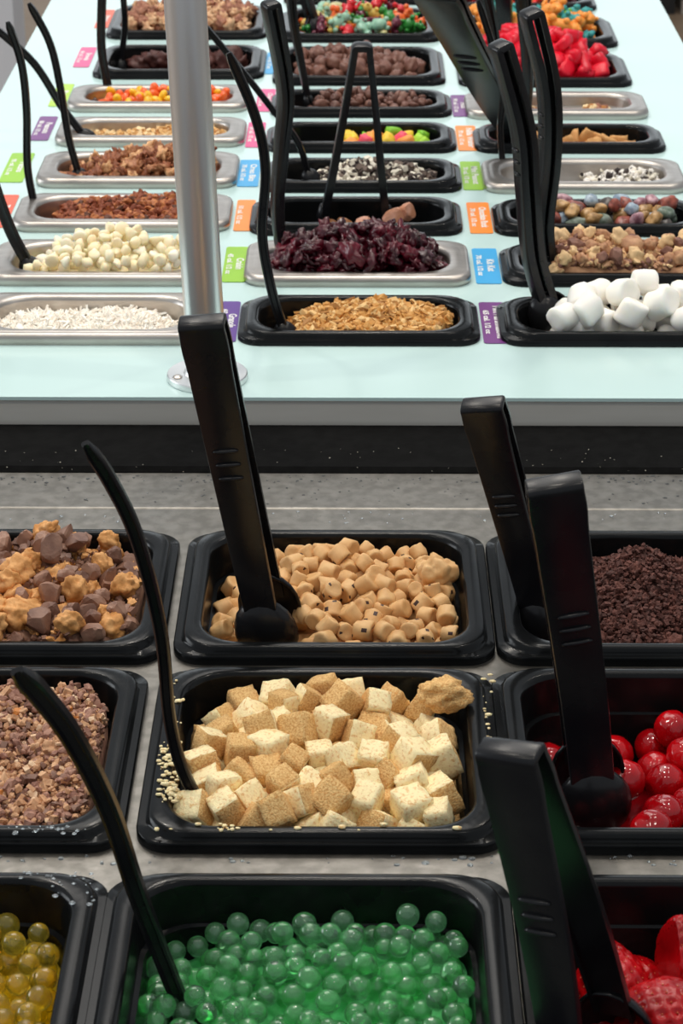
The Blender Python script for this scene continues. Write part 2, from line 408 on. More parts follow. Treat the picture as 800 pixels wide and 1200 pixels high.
def bear(name, m, s):
    b = MB()
    for c, d in (((0, 0, 0), (.30, .42, .24)), ((0, .50, .03), (.24, .24, .22)), ((-.19, .70, .03), (.09, .09, .08)), ((.19, .70, .03), (.09, .09, .08)),
                 ((-.26, .16, .16), (.11, .15, .13)), ((.26, .16, .16), (.11, .15, .13)), ((-.22, -.38, .13), (.15, .17, .16)), ((.22, -.38, .13), (.15, .17, .16)), ((0, .50, .2), (.1, .09, .08))):
        V, Fc = ICO[2 if d[0] > .2 else 1]; b.add([((c[0]+v.x*d[0])*s, (c[1]+v.y*d[1])*s, (c[2]+v.z*d[2])*s) for v in V], Fc)
    return b.me(name, m)
def grains(key, level, name, label, cat, mats, kinds, n, size, lift=.001, umin=-1, umax=1, vmin=-1, mg=.004, wts=None, seed=5, rough=0):
    """kinds: 'flake','shred','crumb'; thousands of loose bits joined into one stuff object"""
    p = PANS[key]; R = random.Random(seed); b = MB()
    Vi, Fi = ICO[1]
    cube = [(-1,-1,-1),(1,-1,-1),(1,1,-1),(-1,1,-1),(-1,-1,1),(1,-1,1),(1,1,1),(-1,1,1)]
    cf = [(3,2,1,0),(4,5,6,7),(0,1,5,4),(1,2,6,5),(2,3,7,6),(3,0,4,7)]
    for _ in range(n):
        for _t in range(20):
            x = R.uniform(umin*p['hx'], umax*p['hx']); y = R.uniform(vmin*p['hy'], p['hy'])
            if inside(p, x, y, mg): break
        else: continue
        s = R.uniform(*size); kd = R.choice(kinds); mi = R.choices(range(len(mats)), wts)[0]
        z = level(x/p['hx'], y/p['hy'], x, y)+R.uniform(-.5, 1)*lift+s*rough*R.random()
        rot = Matrix.Rotation(R.uniform(0, 6.28), 3, 'Z') @ Matrix.Rotation(R.gauss(0, .6), 3, 'X') @ Matrix.Rotation(R.gauss(0, .6), 3, 'Y')
        if kd == 'crumb':
            ds = (s*R.uniform(.7, 1.2), s*R.uniform(.6, 1.1), s*R.uniform(.5, .9)); sh = R.uniform(0, 50)
            V = [rot @ Vector((v.x*ds[0], v.y*ds[1], v.z*ds[2]))*(1+.75*noise.noise(v*1.7+Vector((sh, 0, 0)))) for v in Vi]; fc = Fi
        else:
            if kd == 'flake': ds = (s, s*R.uniform(.45, .7), s*.16)
            elif kd == 'shred': ds = (s*R.uniform(1, 1.8), s*.17, s*.13)
            else: ds = (s, s*R.uniform(.6, .9), s*R.uniform(.4, .7))
            bend = R.uniform(-.3, .3)*s
            V = [rot @ Vector((c[0]*ds[0]*(1 if kd != 'flake' or c[1] > 0 else .6), c[1]*ds[1]*R.uniform(.75, 1), c[2]*ds[2]+bend*abs(c[0]))) for c in cube]; fc = cf
        b.add([(x+v.x, y+v.y, z+v.z) for v in V], fc, mi)
    o = obj(name, b.me(name, mats, False), loc=(p['cx'], p['cy'], p['zr'])); return tag(o, label, cat, None, 'stuff')
def C(h):  # sRGB hex to linear
    return tuple((((int(h[i:i+2], 16)/255)+.055)/1.055)**2.4 if int(h[i:i+2], 16) > 10 else int(h[i:i+2], 16)/3294 for i in (0, 2, 4))
def T(name, a, b=None, rough=.5, sc=120, **k):
    M[name] = mat(name, C(a), rough, col2=C(b) if b else None, scale=sc, **k); return M[name]

def near(key, px, py, z, r, dx=0, dy=0):
    q = at(px, py, z=z); p = PANS[key]; return (q.x-p['cx']+dx, q.y-p['cy']+dy, r)

# ------------------------------------------------------------ front pans
# green popping boba
T('boba_green', 'a0ecb0', None, .02, trans=.90, ior=1.38, sss=0, var=.12, coat=1)
T('boba_green_deep', '58bc74', '70d08c', .6, 200)
g = lv(-.028, [(.15, .55, .006, .8, .5), (-.9, .9, -.010, .4, .6)], tu=.002, tv=.004, amp=.004, fr=30)
core('F21', g, M['boba_green_deep'], .010, 'boba_filling', 'deep wet layer of green popping boba under the loose balls', 'boba', fr=260, amp=.002)
ball = mesh('boba_ball', [v*.0054 for v in ICO[4][0]], ICO[4][1], M['boba_green'])
pile('F21', g, .008, [(ball, 1, 0)], .0054, 300, 'boba_ball', 'boba', 'green popping boba ball in the bottom middle black pan', vmin=-.42, sc=(.9, 1.1), jit=.005, settle=.88)
# yellow boba
T('boba_yellow', 'f8e460', None, .02, trans=.9, ior=1.38, var=.12, coat=.6)
T('boba_yellow_deep', 'dcb81c', 'f0d030', .5, 200)
g = lv(-.026, [(-.2, .3, .006, .8, .6)], tv=.0, amp=.003, fr=30)
core('F20', g, M['boba_yellow_deep'], .010, 'boba_filling', 'deep wet layer of yellow popping boba', 'boba', fr=260, amp=.002)
ball = mesh('boba_ball', [v*.0056 for v in ICO[4][0]], ICO[4][1], M['boba_yellow'])
pile('F20', g, .008, [(ball, 1, 0)], .0056, 170, 'boba_ball', 'boba', 'yellow popping boba ball in the bottom left black pan', vmin=-.45, umin=.0, jit=.005, settle=.88)
# cherries
T('cherry', 'c80812', 'a0040e', .14, 30, sss=.08, coat=.35, bump=.25, bscale=120)
T('cherry_syrup', '70040c', None, .1)
g = lv(-.026, [(-.1, -.6, .008, .6, .5), (.3, .2, .004, .5, .5), (-.75, .8, -.012, .5, .6)], tu=.0, tv=-.004, amp=.004, fr=20)
core('F12', g, M['cherry_syrup'], .018, 'cherry_syrup', 'dark red syrup pooled under the cherries', 'syrup', amp=0)
cs = [(lumpy('cherry', M['cherry'], (.0106, .0106, .0102), .03, 2.2, i, 4), 1, 0) for i in range(4)]
pile('F12', g, .014, cs, .0106, 70, 'cherry', 'cherry', 'glossy red cherry in the black pan right of the cheesecake cubes', settle=.9, sc=(.92, 1.1), jit=.005, tries=10, avoid=[near('F12', 693, 912, .888, .031, 0, -.006)])
# strawberries
def strawberry(i, cutx=None):
    V, Fc = ICO[5]; n = 190; sd = []
    for k in range(n):
        z = 1-2*(k+.5)/n; a = k*2.39996; q = math.sqrt(1-z*z); sd.append(Vector((q*math.cos(a), q*math.sin(a), z)))
    W = []
    for v in V:
        dm = max(v.dot(s) for s in sd); ang = math.acos(min(1, dm))
        dip = -.10*math.exp(-(ang/.068)**2)
        taper = 1-.38*max(0, -v.z)**1.1-.12*max(0, v.z)**3
        q = v*(1+dip+.03*noise.noise(v*2+Vector((i*4, 0, 0))))
        q = Vector((q.x*.0165*taper, q.y*.0165*taper, q.z*.021))
        if cutx is not None and q.x < cutx: q.x = cutx
        W.append(q)
    me = mesh('strawberry', W, Fc, M['straw'])
    b = MB()
    for s in sd:
        taper = 1-.38*max(0, -s.z)**1.1-.12*max(0, s.z)**3; c = Vector((s.x*.0165*taper, s.y*.0165*taper, s.z*.021))*.945
        if cutx is not None and c.x < cutx+.001: continue
        b.add([c+v*.0004 for v in ICO[1][0]], ICO[1][1])
    return me, b.me('seeds', M['seed'])
T('straw', 'bc0610', '96040a', .26, 60, spec=.5)
T('seed', 'c85c38', None, .35)
sv = [strawberry(0), strawberry(1), strawberry(2, -.004)]
for i, (px, py, z, rot, k, sc, lab) in enumerate([
    (716, 1160, .872, (2.2, .4, .3), 0, 1.15, 'wet red strawberry half hidden by the black tongs'),
    (792, 1122, .880, (3.0, .15, .2), 2, 1.0, 'red strawberry with a flat cut side at the right edge'),
    (775, 1200, .873, (1.3, .5, .9), 1, 1.3, 'large wet red strawberry at the bottom right corner'),
    (840, 1160, .868, (.7, .5, 2), 1, 1.1, 'red strawberry beyond the right edge behind the cut one'),
    (745, 1165, .855, (.3, 1.5, 2), 0, 1.0, 'deeper red strawberry between the two front ones'),
    (850, 1215, .866, (1.9, .3, .4), 1, 1.1, 'strawberry beyond the right edge, front of its pan'), (905, 1175, .866, (.9, 1.3, 2.2), 0, 1.2, 'strawberry beyond the right edge, far side of its pan'),
    (700, 1215, .858, (.9, 1.5, 1), 0, 1.1, 'red strawberry under the black tongs at the bottom edge')]):
    o = obj('strawberry', sv[k][0], loc=at(px, py, z=z), rot=rot, sc=(sc,)*3)
    obj('seeds', sv[k][1], o); tag(o, lab, 'strawberry')
core('F22', lv(-.05), M['cherry_syrup'], 0, 'berry_juice', 'dark red juice below the strawberries', 'juice', amp=0)
# cookie dough
T('dough', 'e0b47c', 'd2a066', .55, 90, sss=.08, bump=.35, bscale=260)
T('dough_chip', '3a2018', None, .4)
def doughs(i):
    me = drum('cookie_dough_piece', [M['dough'], M['dough_chip']], .0056, .0100, i, .2, 16, dent=.1)
    R = random.Random(i)
    if i % 3 == 0:
        for k in R.sample(range(len(me.polygons)), 5): me.polygons[k].material_index = 1
    return me
g = lv(-.009, [(-.15, .5, .007, .5, .5), (.55, .3, .003, .4, .6), (-.85, .5, -.022, .40, .9), (.95, .9, -.008, .3, .5)], tv=-.001, amp=.005, fr=35)
core('F01', g, M['dough'], .012, 'dough_filling', 'lower layer of cookie dough pieces pressed together', 'cookie dough')
pile('F01', g, .009, [(doughs(i), 1, 0) for i in range(9)], .0062, 300, 'cookie_dough_piece', 'cookie dough', 'small drum shaped cookie dough piece with chocolate chips', settle=.80, jit=.004, avoid=[near('F01', 312, 722, .901, .027, 0, -.003)])
p = PANS['F01']
o = obj('cookie_dough_clump', lumpy('cookie_dough_clump', M['dough'], (.0120, .010, .011), .22, 2.0, 8, 4), loc=at(512, 672, z=.9)); tag(o, 'big rough clump of cookie dough at the right side of its pan', 'cookie dough')
# cheesecake cubes
M['crust'] = mat('golden_crumb', C('d49a58'), .85, col2=C('f0c888'), scale=900, bump=1, bscale=1100, ramp=(.35, .6))
M['cake'] = mat('cream_cake', C('ffebb8'), .6, col2=C('e4b474'), scale=520, bump=.6, bscale=700, sss=.1, ramp=(.52, .7))
def cubes(i):
    R = random.Random(i); pick = {(ax, sd): R.random() < .5 for ax in range(3) for sd in (0, 5)}
    return blockmesh('cheesecake_cube', [M['cake'], M['crust']], .0078, i, .09, 5, .16, (R.uniform(.85, 1.15), R.uniform(.9, 1.1), R.uniform(.8, 1.05)), side=lambda ax, sd: 1 if pick[(ax, sd)] else 0)
g = lv(-.010, [(-.1, .2, .007, .7, .8), (.7, -.1, .004, .3, .5), (-.9, .9, -.016, .35, .5), (.92, .75, -.016, .25, .4)], tv=-.001, amp=.004, fr=30)
core('F11', g, M['crust'], .016, 'cake_crumbs', 'golden crumbs under the cheesecake cubes', 'cake crumbs', fr=300, amp=.002)
pile('F11', g, .012, [(cubes(i), 1, 0) for i in range(12)], .0095, 125, 'cheesecake_cube', 'cheesecake cube', 'pale cheesecake cube dusted with golden crumbs', settle=.78, jit=.005, tries=9)
o = obj('cheesecake_cube', lumpy('cheesecake_cube', M['crust'], (.0125, .010, .008), .28, 1.9, 4, 4), loc=at(521, 812, z=ZF+.006)); tag(o, 'crumb-covered cheesecake piece perched in the back right corner of its pan', 'cheesecake cube')
# chopped peanut butter cups (left, first row)
T('pbcup', 'e4aa6c', 'c68848', .65, 110, bump=.8, bscale=350)
T('milkchoc', '86604e', 'a07a66', .5, 90, bump=.5, bscale=260)
T('milkchoc2', '6c4a3c', '8a6654', .5, 90, bump=.5, bscale=260)
g = lv(-.005, [(.35, .55, .009, .35, .4), (-.3, -.2, .004, .6, .6), (1, .9, -.008, .3, .4)], amp=.007, fr=30)
core('F00', g, M['milkchoc'], .008, 'chopped_chocolate', 'fine brown chocolate crumbs between the chunks', 'chocolate crumbs', fr=300, amp=.003)
grains('F00', lambda u, v, x, y: g(u, v, x, y)-.007, 'candy_crumbs', 'loose tan and brown crumbs among the peanut butter cup chunks', 'candy crumbs', [M['milkchoc'], M['pbcup'], M['milkchoc2']], ['crumb', 'block', 'crumb', 'flake'], 2300, (.0009, .0032), .006, umin=-.35, wts=[3, 2, 1], rough=1.6)
sh = [(lumpy('peanut_butter_chunk', M['pbcup'], (.0088, .0074, .0066), .26, 1.7, i, 4), 2, 0) for i in range(6)] + \
     [(rocky('chocolate_chunk', M['milkchoc'] if i % 2 else M['milkchoc2'], .0078, i, 3), 3, 1) for i in range(8)]
pile('F00', g, .010, sh, .0078, 125, ['peanut_butter_chunk', 'chocolate_chunk'], 'candy chunk', ['round orange-tan peanut butter chunk in the top left front pan', 'broken milk chocolate chunk in the top left front pan'], umin=-.4, sc=(.7, 1.4), jit=.006, settle=.74)
# crushed chocolate bar (left, second row)
T('nutty', 'dcae86', 'bc8a64', .7, 150, bump=.8, bscale=400)
T('crush', '946858', 'b08470', .65, 160, bump=.9, bscale=420)
T('pale_nut', 'ecccaa', 'd8b08a', .7, 200); T('amber', 'd08440', None, .4)
g = lv(-.012, [(.5, .4, .007, .5, .6)], amp=.006, fr=40)
core('F10', g, M['crush'], .004, 'crushed_chocolate', 'packed bed of crushed chocolate bar', 'crushed candy', fr=350, amp=.004)
grains('F10', lambda u, v, x, y: g(u, v, x, y)-.003, 'candy_crumbs', 'fine pinkish brown crumbs of crushed chocolate bar', 'candy crumbs', [M['crush'], M['nutty'], M['milkchoc2'], M['amber'], M['pale_nut']], ['crumb', 'crumb', 'crumb', 'block'], 5200, (.0006, .0030), .006, umin=-.1, wts=[5, 4, 2, .15, 1], rough=1.2)
sh = [(lumpy('nougat_chunk', M['nutty'], (.006, .0048, .0042), .4, 2, i, 4), 2, 0) for i in range(5)] + [(rocky('chocolate_chunk', M['crush'], .0058, 20+i, 3), 2, 1) for i in range(5)]
pile('F10', g, .004, sh, .0058, 44, ['nougat_chunk', 'chocolate_chunk'], 'candy chunk', ['light tan nutty lump among crushed chocolate in the left middle pan', 'brown chocolate lump among crushed chocolate in the left middle pan'], umin=-.1, sc=(.7, 1.8), jit=.005, settle=.7)
# brownie crumble
T('brownie', '5a332b', '40211a', .75, 200, bump=1, bscale=500)
T('brownie2', '6c4036', '502c24', .75, 200, bump=1, bscale=500)
g = lv(-.020, [(.0, .35, .024, .40, .5), (.1, -.4, .010, .7, .5), (-.9, 0, -.02, .3, 1)], amp=.006, fr=50)
core('F02', g, M['brownie'], .002, 'crumbled_brownie', 'mound of dark crumbled brownie', 'brownie', fr=260, amp=.006, nr=34)
grains('F02', g, 'brownie_crumbs', 'loose dark brownie crumbs over the mound', 'brownie crumbs', [M['brownie'], M['brownie2']], ['block', 'crumb'], 6800, (.0006, .0020), .003, umin=-.85, umax=1, rough=1.6)
sh = [(lumpy('brownie_lump', M['brownie2'], (.008, .007, .006), .4, 3, i, 4), 1, 0) for i in range(5)]
pile('F02', g, .004, sh, .0078, 26, 'brownie_lump', 'brownie', 'rough dark brownie lump in the top right front pan', umin=-.75, umax=.5, jit=.004, sc=(.6, 1.2))

# ------------------------------------------------------------ island pans
def chips(key, g, m1, shapes, r, n, name, cat, label, drop=.010, fl='filling', **k):
    core(key, g, m1, drop, name+'_'+fl, 'lower layer of '+label[0] if isinstance(label, tuple) else 'settled lower layer under each '+label, cat)
    return pile(key, g, drop*.8, shapes, r, n, name, cat, label, **k)
# granola
T('oat', 'd8a25a', 'c48a42', .6, 200); T('oat2', 'e6be80', None, .6); T('oat3', 'a87438', None, .6)
g = lv(-.006, [(.15, .3, .006, .5, .6), (-1, 0, -.034, .3, 2)], amp=.003, fr=40)
core('M0', g, M['oat'], .003, 'granola_bed', 'golden granola packed in the nearest middle pan', 'granola')
grains('M0', g, 'granola', 'golden granola flakes and puffed grains', 'granola', [M['oat'], M['oat2'], M['oat3']], ['flake', 'crumb', 'flake'], 1500, (.0022, .0046), .002, umin=-.78, wts=[4, 3, 1.5], rough=.5)
# cranberries
T('cran', '4e0a1c', '2c0610', .3, 70, coat=.3, bump=.6, bscale=220); T('cran2', '6a1226', '3c0816', .3, 70, coat=.3, bump=.6, bscale=220)
g = lv(.006, [(.1, .3, .008, .6, .7), (.9, 0, -.012, .25, 1), (-.8, 0, -.006, .3, 1)], amp=.005, fr=40)
cr = [(lumpy('dried_cranberry', M['cran' if i % 3 else 'cran2'], (.0088, .0066, .0042), .5, 2.3, i, 3), 1, 0) for i in range(8)]
core('M1', g, M['cran'], .012, 'cranberry_filling', 'lower layer of dried cranberries', 'cranberry')
pile('M1', g, .010, cr, .0072, 170, 'dried_cranberry', 'dried cranberry', 'wrinkled dark red dried cranberry in the steel pan', sc=(.8, 1.3), jit=.005, settle=.66)
# scraps
T('scrap', 'd8a088', 'b87c5c', .5, 90, bump=.4); T('scrap2', '9a6438', '7a4c28', .5, 90, bump=.4)
for i, (px, py, z, rr, mm, lab) in enumerate([(428, 262, -.008, .0085, 'scrap', 'pink-tan scrap lying in the nearly empty black pan, left of the tong tip'), (405, 263, -.009, .0075, 'scrap2', 'brown curled scrap in the nearly empty black pan'),
        (388, 263, -.014, .006, 'scrap2', 'small brown scrap beside the left tong tip'), (462, 256, -.006, .009, 'scrap', 'pink-tan scrap held at the right tong tip'), (476, 250, -.006, .0085, 'scrap', 'pink-tan scrap standing behind the right tong tip'), (441, 264, -.015, .003, 'scrap', 'tiny tan scrap between the tong tips')]):
    o = obj('food_scrap', rocky('food_scrap', M[mm], rr, 30+i, 3, nc=6), loc=at(px, py, z=ZU+z), rot=(.3*i, .5, i)); tag(o, lab, 'food scrap')
# crushed sandwich cookie
T('oreo', '2a2220', '40322c', .7, 150); T('creme', 'e4dccb', None, .6); T('oreo2', '6c5c52', None, .7)
g = lv(-.012, [(.1, .5, .010, .6, .8), (-1, 0, -.03, .35, 2)], amp=.005, fr=60)
core('M3', g, M['oreo2'], .003, 'cookie_crumb_bed', 'bed of crushed chocolate sandwich cookie', 'cookie crumbs')
grains('M3', g, 'cookie_crumbs', 'crushed black cookie with white creme bits', 'cookie crumbs', [M['oreo'], M['creme'], M['oreo2']], ['crumb', 'block'], 900, (.0016, .004), .003, umin=-.75, wts=[3, 3, 2], rough=.8)
# small sour candies
cols = [('s_green', '7cbc28', 'green'), ('s_yellow', 'f0c838', 'yellow'), ('s_pink', 'f0526a', 'pink'), ('s_orange', 'f09a40', 'orange'), ('s_lime', 'a8d838', 'lime')]
for a, b_, c_ in cols: T(a, b_, None, .45, sss=.15)
g = lv(-.020, [(.35, 0, .010, .55, 1.2)], amp=.004, fr=60)
sh = [(blockmesh('fruit_candy', M[c[0]], .0052, i, .2, 3, .35, (1.1, .9, .8)), 1, i) for i, c in enumerate(cols)]
pile('M4', g, .010, sh, .0066, 60, 'fruit_candy', 'candy', [c[2]+' fruit candy in the half empty black pan' for c in cols], umin=-.22, umax=.85, vmin=-1, sc=(1, 1.45), jit=.006)
# chocolate chips
T('choc', '5c3a30', '6e4a3e', .4, 90); T('choc2', '6e463a', '7e584a', .4, 90)
g = lv(-.001, [(-.1, .4, .006, .5, .7), (-.95, 0, -.03, .25, 2), (1, 0, -.004, .3, 1)], amp=.003, fr=50)
core('M5', g, M['choc'], .008, 'chocolate_filling', 'lower layer of small chocolate chips', 'chocolate chips')
pile('M5', g, .008, [(chip('chocolate_chip', M['choc'], .0043, 0), 1, 0), (chip('chocolate_chip', M['choc2'], .0048, 0), 1, 0)], .0046, 280, 'chocolate_chip', 'chocolate chip', 'small brown chocolate chip in the fourth black pan from the far end', jit=.002, sc=(.9, 1.35))
g = lv(-.004, [(-.35, .2, .010, .5, .7), (1, .5, -.008, .4, 1)], amp=.005, fr=40)
core('M6', g, M['choc2'], .014, 'chocolate_filling', 'lower layer of large chocolate chunks', 'chocolate chunks')
pile('M6', g, .012, [(lumpy('chocolate_chunk', M['choc2'], (.0098, .0085, .0068), .2, 1.8, i, 3), 1, 0) for i in range(6)], .0088, 110, 'chocolate_chunk', 'chocolate chunk', 'large rounded milk chocolate chunk behind the small chips', jit=.004, sc=(.75, 1.15))
# gummy bears
gb = [('g_red', 'd8202c', 'red'), ('g_green', '2c8c34', 'green'), ('g_orange', 'f0702a', 'orange'), ('g_yellow', 'e8c460', 'yellow'), ('g_clear', 'd8d098', 'pale clear'), ('g_teal', '9ccab0', 'pale teal'), ('g_plum', '6c2038', 'plum')]
for a, b_, c_ in gb: T(a, b_, None, .22, trans=.15, sss=.35, coat=.3)
g = lv(.002, [(.0, .3, .006, .7, .8), (-.9, 0, -.012, .3, 1)], amp=.004, fr=40)
core('M7', g, M['g_plum'], .014, 'gummy_filling', 'lower layer of mixed gummies', 'gummies')
pile('M7', g, .012, [(bear('gummy_bear', M[c[0]], .025), 1, i) for i, c in enumerate(gb)], .0105, 110, 'gummy_bear', 'gummy bear', [c[2]+' gummy bear in the pan of mixed gummy bears' for c in gb], jit=.004, sc=(.8, 1.1), settle=.72)
T('neon', 'f0d028', None, .4, sss=.2); T('neon2', 'f04038', None, .4, sss=.2); T('neon3', '58c848', None, .4, sss=.2)
nn = [(M['neon'], 'yellow'), (M['neon2'], 'red'), (M['neon3'], 'green'), (M['s_orange'], 'orange')]
pile('M8', lv(.0), .02, [(bear('gummy_candy', q[0], .02), 1, i) for i, q in enumerate(nn)], .010, 60, 'gummy_candy', 'gummy candy', [q[1]+' gummy candy in the farthest middle pan' for q in nn], jit=.004, settle=.7)
# coconut
T('coco', 'fff6ea', None, .7); T('coco2', 'fffcf4', None, .6)
g = lv(-.017, [(.35, .3, .009, .3, .8), (-.5, .2, .007, .5, .8), (.95, 0, -.006, .2, 1)], amp=.003, fr=50)
core('L0', g, M['coco'], .003, 'coconut_bed', 'packed bed of shredded coconut', 'coconut', fr=300, amp=.003)
grains('L0', g, 'shredded_coconut', 'loose white shreds of coconut', 'coconut', [M['coco'], M['coco2']], ['shred', 'flake', 'shred'], 2600, (.0028, .005), .002, rough=.2)
# white chips
T('wchip', 'fcf0d0', 'f6e6bc', .4, 60, sss=.3); T('wchip2', 'fdf5de', None, .4, sss=.3)
g = lv(.004, [(.15, .4, .012, .5, .8), (-.85, .2, -.022, .25, .8)], amp=.004, fr=40)
core('L1', g, M['wchip'], .009, 'white_chip_filling', 'lower layer of white chocolate chips', 'white chips')
pile('L1', g, .009, [(chip('white_chip', M['wchip'], .0054, 0), 1, 0), (chip('white_chip', M['wchip2'], .0058, 0), 1, 0), (lumpy('white_chip', M['wchip'], (.006, .0052, .004), .2, 2, 3, 2), 1, 0)], .0056, 260, 'white_chip', 'white chip', 'creamy white chocolate chip heaped in the steel pan', jit=.003, sc=(.85, 1.25))
# candied crumble
T('crum1', '9a5434', '7c3c24', .6, 150, bump=.6); T('crum2', 'c07a48', 'a8623a', .6, 150); T('crum3', '5c3422', None, .6)
g = lv(-.008, [(.4, .4, .010, .5, .8), (-.4, .4, .004, .3, .6), (-.85, 0, -.012, .25, 1)], amp=.006, fr=50)
core('L2', g, M['crum1'], .002, 'crumble_bed', 'packed reddish brown crumble', 'crumble', fr=250, amp=.004)
grains('L2', g, 'candied_crumble', 'loose reddish brown crunchy crumble pieces', 'crumble', [M['crum1'], M['crum2'], M['crum3']], ['crumb'], 1500, (.0018, .0042), .003, umin=-.8, wts=[4, 3, 1], rough=.8)
# pecans
T('pecan', 'a4623e', '7c442a', .5, 200, bump=.6); T('pecan2', 'e0b080', 'b88054', .55, 220, bump=.4); T('pecan3', 'c08860', '945a38', .5, 200)
g = lv(-.001, [(.55, .3, .012, .6, .9), (-.85, 0, -.014, .3, 1)], amp=.004, fr=50)
core('L3', g, M['pecan'], .006, 'pecan_filling', 'lower layer of chopped pecans', 'pecans')
pile('L3', g, .007, [(lumpy('pecan_piece', M[q], (.0064, .0040, .0034), .6, 2.4, i, 3), 1, 0) for i, q in enumerate(('pecan', 'pecan2', 'pecan3', 'pecan', 'pecan3'))], .0046, 290, 'pecan_piece', 'pecan', 'reddish brown chopped pecan piece in the steel pan', jit=.003, sc=(.8, 1.35))
# peanuts
T('pnut', 'e0b478', 'cc9a5c', .6, 150); T('pnut2', 'ecd0a0', None, .6); T('pnut3', 'b4783c', None, .6)
g = lv(-.014, [(.5, .3, .006, .7, .9), (-.6, -.5, -.004, .4, .6)], amp=.003, fr=50)
core('L4', g, M['pnut'], .003, 'peanut_bed', 'bed of chopped peanuts', 'peanuts')
grains('L4', g, 'chopped_peanuts', 'loose chopped tan peanuts', 'peanuts', [M['pnut'], M['pnut2'], M['pnut3']], ['crumb', 'block'], 1300, (.0015, .0032), .002, wts=[4, 3, 1], rough=.8)
# candy-coated pieces
cc = [('c_orange', 'f0641c', 'orange'), ('c_yellow', 'f6bc1e', 'yellow'), ('c_brown', '4c2c22', 'brown')]
for a, b_, c_ in cc: T(a, b_, None, .25, coat=.4)
g = lv(-.003, [(.2, .3, .004, .6, .8), (-.9, 0, -.008, .25, 1)], amp=.003, fr=50)
core('L5', g, M['c_orange'], .009, 'candy_filling', 'lower layer of candy-coated pieces', 'candies')
sh = [(mesh('coated_candy', [Vector((v.x*.0062, v.y*.0043, v.z*.0038)) for v in ICO[3][0]], ICO[3][1], M[q[0]]), wt, i) for i, (q, wt) in enumerate(zip(cc, (6, 4, .35)))]
pile('L5', g, .009, sh, .0052, 220, 'coated_candy', 'candy', [q[2]+' oval candy-coated piece in the steel pan' for q in cc], jit=.002, sc=(.95, 1.15), settle=.82)
# dark chunks
T('dark', '4a2a26', '5e3832', .5, 80)
for i, (px, py, z, rr) in enumerate([(165, 74, -.016, .013), (180, 70, -.012, .014), (193, 72, -.012, .013), (207, 76, -.018, .013), (255, 76, -.018, .014), (270, 72, -.012, .016), (282, 78, -.018, .011), (226, 74, -.015, .013), (240, 72, -.013, .013)]):
    o = obj('brownie_chunk', lumpy('brownie_chunk', M['dark'], (rr*1.05, rr*.85, rr*.62), .35, 1.8, i, 3), loc=at(px, py, z=ZU+z), rot=(.2, .3*i, i)); tag(o, 'dark chocolate chunk lying in the black pan behind the steel pans', 'chocolate chunk', 'dark chunks in the left black pan')
core('L6', lv(-.034), M['dark'], 0, 'chocolate_filling', 'settled dark chocolate at the bottom of its pan', 'chocolate')
# walnuts
T('wal', 'b07c62', '8c5844', .6, 200); T('wal2', 'dcb48c', 'b88864', .6, 200)
g = lv(.002, [(.1, .3, .006, .8, .9)], amp=.004, fr=45)
core('L7', g, M['wal'], .008, 'walnut_filling', 'lower layer of chopped walnuts', 'walnuts')
pile('L7', g, .008, [(lumpy('walnut_piece', M[q], (.0078, .0052, .0046), .6, 2.4, i, 3), 1, 0) for i, q in enumerate(('wal', 'wal2', 'wal', 'wal2'))], .0058, 260, 'walnut_piece', 'walnut', 'chopped walnut piece in the far left black pan', jit=.003, sc=(.8, 1.3))
# marshmallows
T('marsh', 'fffaf0', None, .6, sss=.6, sssr=(1, .85, .65))
g = lv(.004, [(.3, .3, .012, .5, .8), (-.85, 0, -.022, .22, 2)], amp=.003, fr=30)
pile('R0', g, .030, [(drum('marshmallow', M['marsh'], .0106, .0185, i, .12, 20), 1, 0) for i in range(6)], .0116, 90, 'marshmallow', 'marshmallow', 'plump white marshmallow heaped in the nearest right black pan', settle=.80, jit=.006, sc=(.9, 1.08), umin=-.60, tries=10)
# wafer bar crumble
T('waf', 'c89a74', 'a87858', .65, 130, bump=.6); T('waf2', '8c6454', '744c40', .6, 130); T('waf3', 'e0bc8c', None, .65)
g = lv(.004, [(-.3, .3, .008, .5, .8), (.6, .3, .003, .5, .8), (-.95, 0, -.03, .2, 2)], amp=.005, fr=40)
core('R1', g, M['waf'], .004, 'wafer_crumble_bed', 'packed wafer bar crumble', 'wafer crumble', fr=250, amp=.004)
grains('R1', lambda u, v, x, y: g(u, v, x, y)-.003, 'wafer_crumbs', 'loose crumbs of chopped chocolate wafer bar', 'wafer crumbs', [M['waf'], M['waf2'], M['waf3']], ['crumb'], 1500, (.0014, .0036), .003, umin=-.8, umax=.6, wts=[4, 2, 1], rough=1)
sh = [(lumpy('wafer_chunk', M['waf3'], (.0078, .006, .005), .3, 2, i, 3), 1, 0) for i in range(3)]+[(rocky('chocolate_wafer_chunk', M['waf2'], .0068, 50+i, 3), 1, 1) for i in range(4)]+[(lumpy('wafer_chunk', M['waf'], (.0078, .006, .005), .3, 2, i+5, 3), 1, 0) for i in range(3)]
pile('R1', g, .006, sh, .0066, 70, ['wafer_chunk', 'chocolate_wafer_chunk'], 'wafer chunk', ['tan wafer chunk in the second right black pan', 'chocolate-coated wafer chunk in the second right black pan'], umin=-.8, sc=(.7, 1.3), jit=.004)
